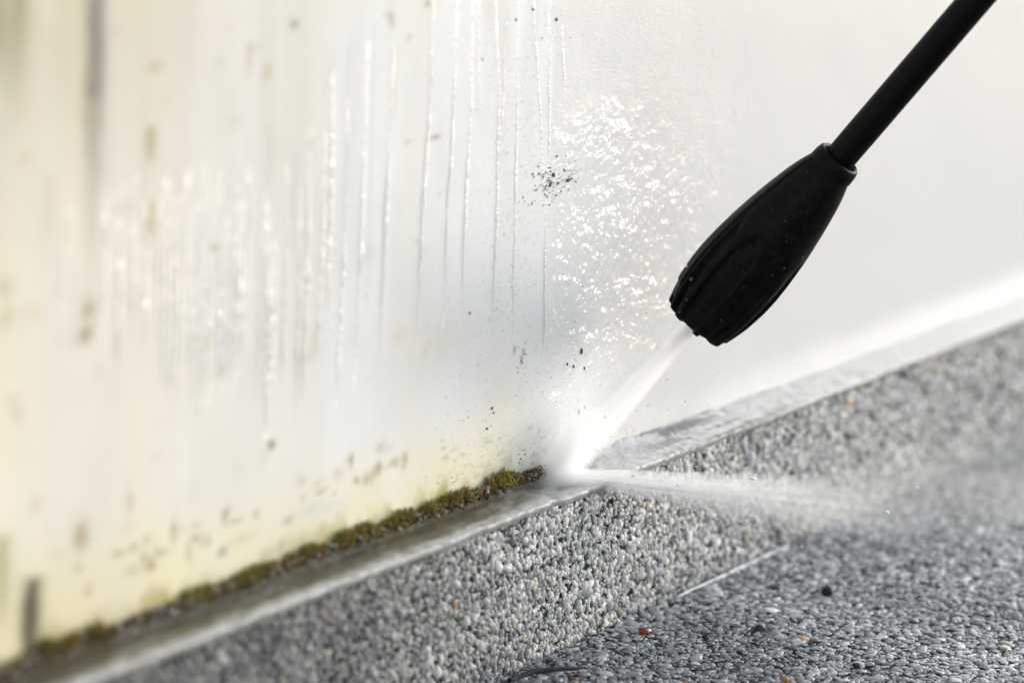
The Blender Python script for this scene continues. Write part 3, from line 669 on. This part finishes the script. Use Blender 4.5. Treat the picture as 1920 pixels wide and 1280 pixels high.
bit('dirt_clod', on_floor(1607, 1247, 0.0030), 0.0021, (0.006, 0.006, 0.006), 'black clod at the lower right among wet floor pebbles', 'dirt clod', 14, 0.6)
leaf('bark_flake', on_plane(1105, 1200, 1, -0.0032), 0.0055, 0.0026, (0.03, 0.015, 0.007), 'brown bark flake stuck at the bottom of the plinth', 0.2, 0.6, 'bark flake', 1.2)
leaf('bark_flake', on_floor(1258, 1133, 0.0028), 0.0055, 0.0030, (0.010, 0.007, 0.005), 'dark bark flake at the start of the pale sealant bead', 0.5, 0.5, 'bark flake', 0.0)
# a curved twig in the corner of floor and plinth
tp = np.array([on_floor(955, 1275, .003), on_floor(1000, 1258, .0045), on_floor(1050, 1253, .0045), on_floor(1105, 1251, .003)])
sq = np.linspace(0, 3, 26); C0 = np.stack([np.interp(sq, range(4), tp[:, k]) for k in range(3)], -1); th = np.linspace(0, 6.283, 7, endpoint=False)
rr = 0.0011 * (0.8 + 0.5 * vnoise(sq * 4, sq * 0, 5)) * np.minimum(1, .25 + (3 - sq)) 
X = C0[:, None] + (np.cos(th)[None, :, None] * EY + np.sin(th)[None, :, None] * EZ) * rr[:, None, None]
i, j = np.meshgrid(np.arange(25), np.arange(7), indexing='ij')
twig = obj('twig', mesh_np('twig', X.reshape(-1, 3), np.stack([i * 7 + j, i * 7 + (j + 1) % 7, (i + 1) * 7 + (j + 1) % 7, (i + 1) * 7 + j], -1).reshape(-1, 4), plain_material('dark twig bark', (0.012, 0.011, 0.010), 0.5, 900, 0.4, (0.03, 0.03, 0.03))))
tag(twig, 'thin black curved twig lying in the corner of plinth and floor', 'twig')
# flakes of dirt stuck on the wall
FL = [(1090, 658, 2.6, 11, 'dark elongated flake on the wet wall above the spray'), (1085, 772, 2.6, 11, 'slender dark flake on the wall just left of the spray'), (967, 37, 3.0, 6, 'black flake high on the wall above the straight rivulet'),
      (1043, 37, 2.4, 7, 'small dark flake near the wall top in the wet area'), (999, 18, 2.2, 9, 'narrow dark flake at the very top of the wall'), (1183, 822, 4.5, 6, 'dark brown flake low on the wall right of the spray'),
      (922, 765, 1.6, 9, 'upper dark dirt flake of two above the moss'), (912, 803, 2.0, 7, 'lower dark dirt flake of two above the moss'), (1063, 822 - 140, 1.8, 5, 'tiny dark fleck below the longer wall flake'), (1075, 687, 1.8, 6, 'tiny slanted fleck left of the spray on wet wall'),
      (904, 111, 2.0, 3.5, 'tiny round dark fleck between the upper rivulets'), (880, 587, 2.2, 3.5, 'tiny dark fleck at the foot of a bright rivulet')]
for k, (px, py, rx, ry, lab) in enumerate(FL):
    cx, cz = wloc(px, py); ax, az = wrad(px, py, rx, ry)
    X = lump(1.0, 300 + k, 0.9) * np.array([ax * .8, 0.0004, az * .85]); X[:, 0] += X[:, 2] * random.uniform(-.15, .15)
    o = obj('dirt_flake', mesh_np('dirt_flake', X, IF, plain_material('dirt flake surface', (0.03, 0.024, 0.018), .6, 1500, .5, (0.01, 0.01, 0.01))), loc=(cx, LEDGE - 0.0003, cz))
    tag(o, lab, 'dirt flake', 'dirt flakes on the wall')

# peppered specks of dirt clinging to the wall
V, Fc, off = [], [], 0
CL = [(1028, 345, 12, 24, 46, 1.0), (1040, 335, 22, 26, 40, .8), (1070, 326, 12, 12, 12, 1.0), (1008, 345, 14, 14, 12, .7), (980, 668, 8, 22, 14, .9), (985, 385, 9, 10, 5, .9), (915, 785, 7, 30, 8, .8),
      (1085, 690, 26, 40, 9, .6), (1000, 800, 60, 80, 24, .45), (960, 500, 60, 220, 24, .4), (900, 850, 50, 40, 24, .6), (975, 855, 40, 20, 26, .7), (1030, 60, 40, 50, 10, .8), (1180, 815, 14, 14, 6, .8), (880, 900, 60, 14, 20, .7), (1020, 640, 60, 160, 30, .4)]
for cx, cy_, sx, sy, n, sz_ in CL:
    for k in range(n):
        px = cx + rng.normal(0, sx * .7); py = min(cy_ + rng.normal(0, sy * .7), 958 - (px - 840) * 0.35)
        a, c_ = wloc(px, py); q = sz_ * 0.00032 * math.exp(rng.normal(0, .45))
        X = lump(1.0, 5000 + off + k, 0.9) * np.array([q * rng.uniform(.8, 1.5), 0.0003, q * rng.uniform(.8, 2.0)]) + np.array([a, LEDGE - 0.0001, c_])
        V.append(X); Fc.append(IF + off); off += len(X)
sp = obj('dirt_specks', mesh_np('dirt_specks', np.vstack(V), np.vstack(Fc), plain_material('dark dirt', (0.085, 0.06, 0.035), .7, 1500, .5, (0.012, 0.011, 0.01))))
tag(sp, 'dark dirt specks peppered over the white wall around the wet border', 'dirt', kind='stuff')

# ------------------------------------------------------------------ pressure washer lance
TIP = at_depth(1308, 602, 1.372); REAR = at_depth(1565, 308, 1.335); FAR = at_depth(1829.5, 0, 1.295)
AX = TIP - REAR; NL = np.linalg.norm(AX); AX /= NL
VIEW = CAM - (TIP + REAR) / 2; E1 = VIEW - AX * (VIEW @ AX); E1 /= np.linalg.norm(E1)      # towards the viewer
E2 = np.cross(AX, E1)
IMG_LEFT = at_depth(1300, 400, 1.35) - at_depth(1420, 480, 1.35)
if E2 @ IMG_LEFT < 0: E2 = -E2
print('lance', TIP, REAR, NL)
lance = empty('pressure_washer_lance', TIP)
tag(lance, 'black pressure washer lance with ribbed nozzle spraying at the wall foot', 'pressure washer')
def lathe(prof, nseg, rfun, mat, name, A0, A, e1, e2, parent):
    th = np.linspace(0, 2 * math.pi, nseg, endpoint=False); V = []
    for s_, r_ in prof:
        rr = rfun(s_, th, r_)
        V.append(A0 - np.array(parent.location) + A * s_ + rr[:, None] * (np.cos(th)[:, None] * e1 + np.sin(th)[:, None] * e2))
    V = np.array(V); n = len(prof)
    i, j = np.meshgrid(np.arange(n - 1), np.arange(nseg), indexing='ij'); k = (j + 1) % nseg
    f = np.stack([i * nseg + j, i * nseg + k, (i + 1) * nseg + k, (i + 1) * nseg + j], -1).reshape(-1, 4)
    return obj(name, mesh_np(name, V.reshape(-1, 3), f, mat), parent)
ks = np.array([0, .035, .09, .15, .28, .38, .48, .58, .69, .77, .88, .96, 1.0]); kr = np.array([9.0, 10.8, 12.6, 14.2, 16.7, 18.3, 19.6, 20.7, 21.2, 21.0, 19.8, 18.0, 16.8]) * 1e-3
# smooth the profile
su = np.linspace(0, 1, 90); ru = np.interp(su, ks, kr)
for _ in range(6): ru[1:-1] = (ru[:-2] + 2 * ru[1:-1] + ru[2:]) / 4
SEAM = 1.02; NF = 8
def body_r(s_, th, r_):
    s = min(max(s_ / NL, 0), 1)
    ph = (th - 0.18) * NF / (2 * math.pi); ph = (ph - np.round(ph))               # -0.5..0.5 across one flute
    arch = (s - 0.40) - 0.75 * ph ** 2
    d = sst(0.0, 0.10, arch) * (1 - sst(0.33, 0.42, np.abs(ph))) * (0.0019 + 0.0016 * sst(0.5, 1.0, s))
    dth = np.arctan2(np.sin(th - SEAM), np.cos(th - SEAM))
    strip = sst(0.0, 0.03, dth) * sst(0.62, 0.56, dth)
    d = d * (1 - 0.92 * strip * sst(0.985, 0.95, s)) * sst(0.02, 0.10, np.abs(dth + 0.06))
    groove = np.exp(-(dth / 0.022) ** 2) * 0.0011
    dth2 = np.arctan2(np.sin(th + 2.3), np.cos(th + 2.3)); groove2 = np.exp(-(dth2 / 0.022) ** 2) * 0.0009
    out = np.maximum(r_ - d - groove - groove2 + strip * 0.0006 * (1 - sst(0.885, 0.895, s)), 0.004)
    return out if s_ >= 0 else np.full_like(th, r_)
prof = [(s * NL, r) for s, r in zip(su, ru)]
end = [(NL * 1.012, 0.0142), (NL * 1.016, 0.0125), (NL * 1.008, 0.011), (NL * 0.94, 0.0085), (NL * 0.90, 0.0040), (NL * 0.90, 0.0041)]
cover = lathe(prof + end, 288, body_r, M_rubber, 'nozzle_cover', REAR, AX, E1, E2, lance)
V, Fc, off = [], [], 0
for k in range(70):
    s_ = NL * rng.beta(1.6, 1.0); a_ = rng.uniform(-1.5, 1.5); rr_ = float(body_r(s_, np.array([a_]), np.interp(s_ / NL, su, ru))[0])
    P = REAR - TIP + AX * s_ + (math.cos(a_) * E1 + math.sin(a_) * E2) * rr_
    X = IV * 0.00030 * math.exp(rng.normal(0, .5)) + P; V.append(X); Fc.append(IF + off); off += len(X)
bd = obj('water_beads', mesh_np('water_beads', np.vstack(V), np.vstack(Fc), plain_material('bead of water', (0.05, 0.05, 0.05), 0.08, 400, 0.0, (0.1, 0.1, 0.1), 0.0)), lance); tag(bd, kind='stuff')
circ = lambda s_, th, r_: np.full_like(th, r_)
AT = REAR - FAR; AT = AT / np.linalg.norm(AT)
lathe([(0.010, .0072), (-.0015, .0078), (-.0035, .0084), (-.0042, .0094), (-.0034, .0104), (-.001, .0110), (0.003, .0112)], 64, circ, M_rubber, 'collar_ring', REAR, AX, E1, E2, lance)
t1 = VIEW - AT * (VIEW @ AT); t1 /= np.linalg.norm(t1); t2 = np.cross(AT, t1)
tube = lathe([(-0.62, .0072), (-0.60, .0072), (-0.3, .0071), (-.1, .0071), (-.02, .0071), (0.012, .0070)], 48, circ, M_tube, 'lance_tube', REAR, AT, t1, t2, lance)
lathe([(NL * 0.89, .0036), (NL * 0.955, .0036), (NL * 0.96, .0030), (NL * 0.96, .0010)], 32, circ, plain_material('dull metal', (0.10, 0.10, 0.10), 0.4), 'spray_tip', REAR, AX, E1, E2, lance)

# ------------------------------------------------------------------ the spray
def frame_to(o, P, d, up):
    d = d / np.linalg.norm(d); z = up - d * (up @ d); z /= np.linalg.norm(z); y = np.cross(z, d)
    o.matrix_world = Matrix([[float(d[k]), float(y[k]), float(z[k]), float(P[k])] for k in range(3)] + [[0, 0, 0, 1]])
def hull(name, L, r0, r1, squash, mat, back=0.0):
    n, K = 14, 20; s = np.linspace(-back, L, n); th = np.linspace(0, 2 * math.pi, K, endpoint=False); V = []
    for x in s:
        r = (r0 + (r1 - r0) * max(x, 0) / L) * 1.02
        V.append(np.stack([0 * th + x, r * np.cos(th), r * squash * np.sin(th)], -1))
    V = np.array(V).reshape(-1, 3); i, j = np.meshgrid(np.arange(n - 1), np.arange(K), indexing='ij'); k = (j + 1) % K
    f = np.stack([i * K + j, i * K + k, (i + 1) * K + k, (i + 1) * K + j], -1).reshape(-1, 4).tolist()
    me = bpy.data.meshes.new(name); me.from_pydata(V.tolist(), [], f + [list(range(K))[::-1], list(range((n - 1) * K, n * K))]); me.update()
    me.materials.append(mat); return obj(name, me)
HIT = IMPACT + np.array([-0.009, -0.002, 0.000])
START = REAR + AX * NL * 0.97
d = HIT - START; L = np.linalg.norm(d) + 0.004
m = spray_material('fine white water jet', 1150, 0.0028, 0.0110, L, 0.02, 0.985, 1.0, 0.6, 40, 0.45, 900, lead=0.8, g=0.7)
jet = hull('water_jet', L, 0.0028, 0.0110, 1.0, m); frame_to(jet, START, d, EZ)
tag(jet, 'white jet of water shooting from the black nozzle to the wall foot', 'water jet', kind='stuff')
# burst where the jet strikes the corner of wall and ledge, thrown back up along the wall
B0 = IMPACT + np.array([-0.0125, -0.009, 0.004]); B1 = at_depth(1128, 745, 1.345)
d = B1 - B0; L = np.linalg.norm(d)
m = spray_material('burst of white droplets', 1050, 0.0098, 0.0135, L, 0.02, 0.05, 1.0, 0.2, 3, 0.9, 250, lead=0.9, g=0.75)
burst = hull('splash_burst', L, 0.0098, 0.0135, 1.0, m, back=0.006); frame_to(burst, B0, d, EZ)
tag(burst, 'dense white burst of droplets where the jet strikes the ledge', 'splash', kind='stuff')
# flat fan thrown off along the ledge and out over the floor
R0 = at_depth(1052, 890, 1.342); R1 = at_depth(1900, 985, 1.43)
d = R1 - R0; L = np.linalg.norm(d)
m = spray_material('streaky fan of droplets', 640, 0.0036, 0.022, L, 0.01, 0.0, 1.0, 1.0, 220, 0.38, 1500, lead=0.9, fade_end=0.8)
fan = hull('spray_fan', L, 0.0036, 0.022, 1.0, m, back=0.004); frame_to(fan, R0, d, EZ)
tag(fan, 'streaky fan of spray thrown off the ledge across the plinth face', 'spray', kind='stuff')
# mist drifting over the floor
M0 = at_depth(1380, 930, 1.40); M1 = at_depth(2250, 930, 1.60)
d = M1 - M0; L = np.linalg.norm(d)
m = spray_material('drifting mist', 9.5, 0.024, 0.058, L, 0.45, 0.8, 1.0, 0.35, 4, 1.0, 60, lead=0.0)
mist = hull('mist', L, 0.024, 0.058, 1.0, m); frame_to(mist, M0, d, EZ)
tag(mist, 'thin white mist drifting over the floor beside the plinth', 'mist', kind='stuff')

# single drops flung off round the impact and along the fan
V, Fc, off = [], [], 0
for k in range(520):
    if k < 260:
        q = rng.normal(0, 1, 3); d_ = np.array([0.35 * q[0] + 0.5, -abs(q[1]) * 0.8, abs(q[2]) * 0.7]); d_ /= np.linalg.norm(d_)
        P = IMPACT + d_ * (0.008 + rng.exponential(0.022))
    else:
        t_ = rng.beta(1.2, 2.4); P = R0 + (R1 - R0) * t_ + rng.normal(0, 1, 3) * (0.003 + 0.022 * t_) * 0.8; d_ = (R1 - R0) / np.linalg.norm(R1 - R0) + rng.normal(0, .1, 3)
    if P[2] < -H + 0.004 or P[1] > LEDGE - 0.001 or (P[2] < 0.002 and P[1] > -0.003): continue
    r_ = 0.00022 * math.exp(rng.normal(0, .45)); d_ /= np.linalg.norm(d_); e1 = np.cross(d_, EZ); e1 /= np.linalg.norm(e1); e2 = np.cross(d_, e1)
    X = (IV[:, :1] * d_ * rng.uniform(1.0, 2.6) + IV[:, 1:2] * e1 + IV[:, 2:] * e2) * r_ + P
    V.append(X); Fc.append(IF + off); off += len(X)
dm = plain_material('white water drops', (0.85, 0.87, 0.9), 0.15, 400, 0.0, (0.8, 0.8, 0.8), 0.0)
dr = obj('water_drops', mesh_np('water_drops', np.vstack(V), np.vstack(Fc), dm))
tag(dr, 'tiny flying water drops thrown from the impact on the ledge', 'water drops', kind='stuff')
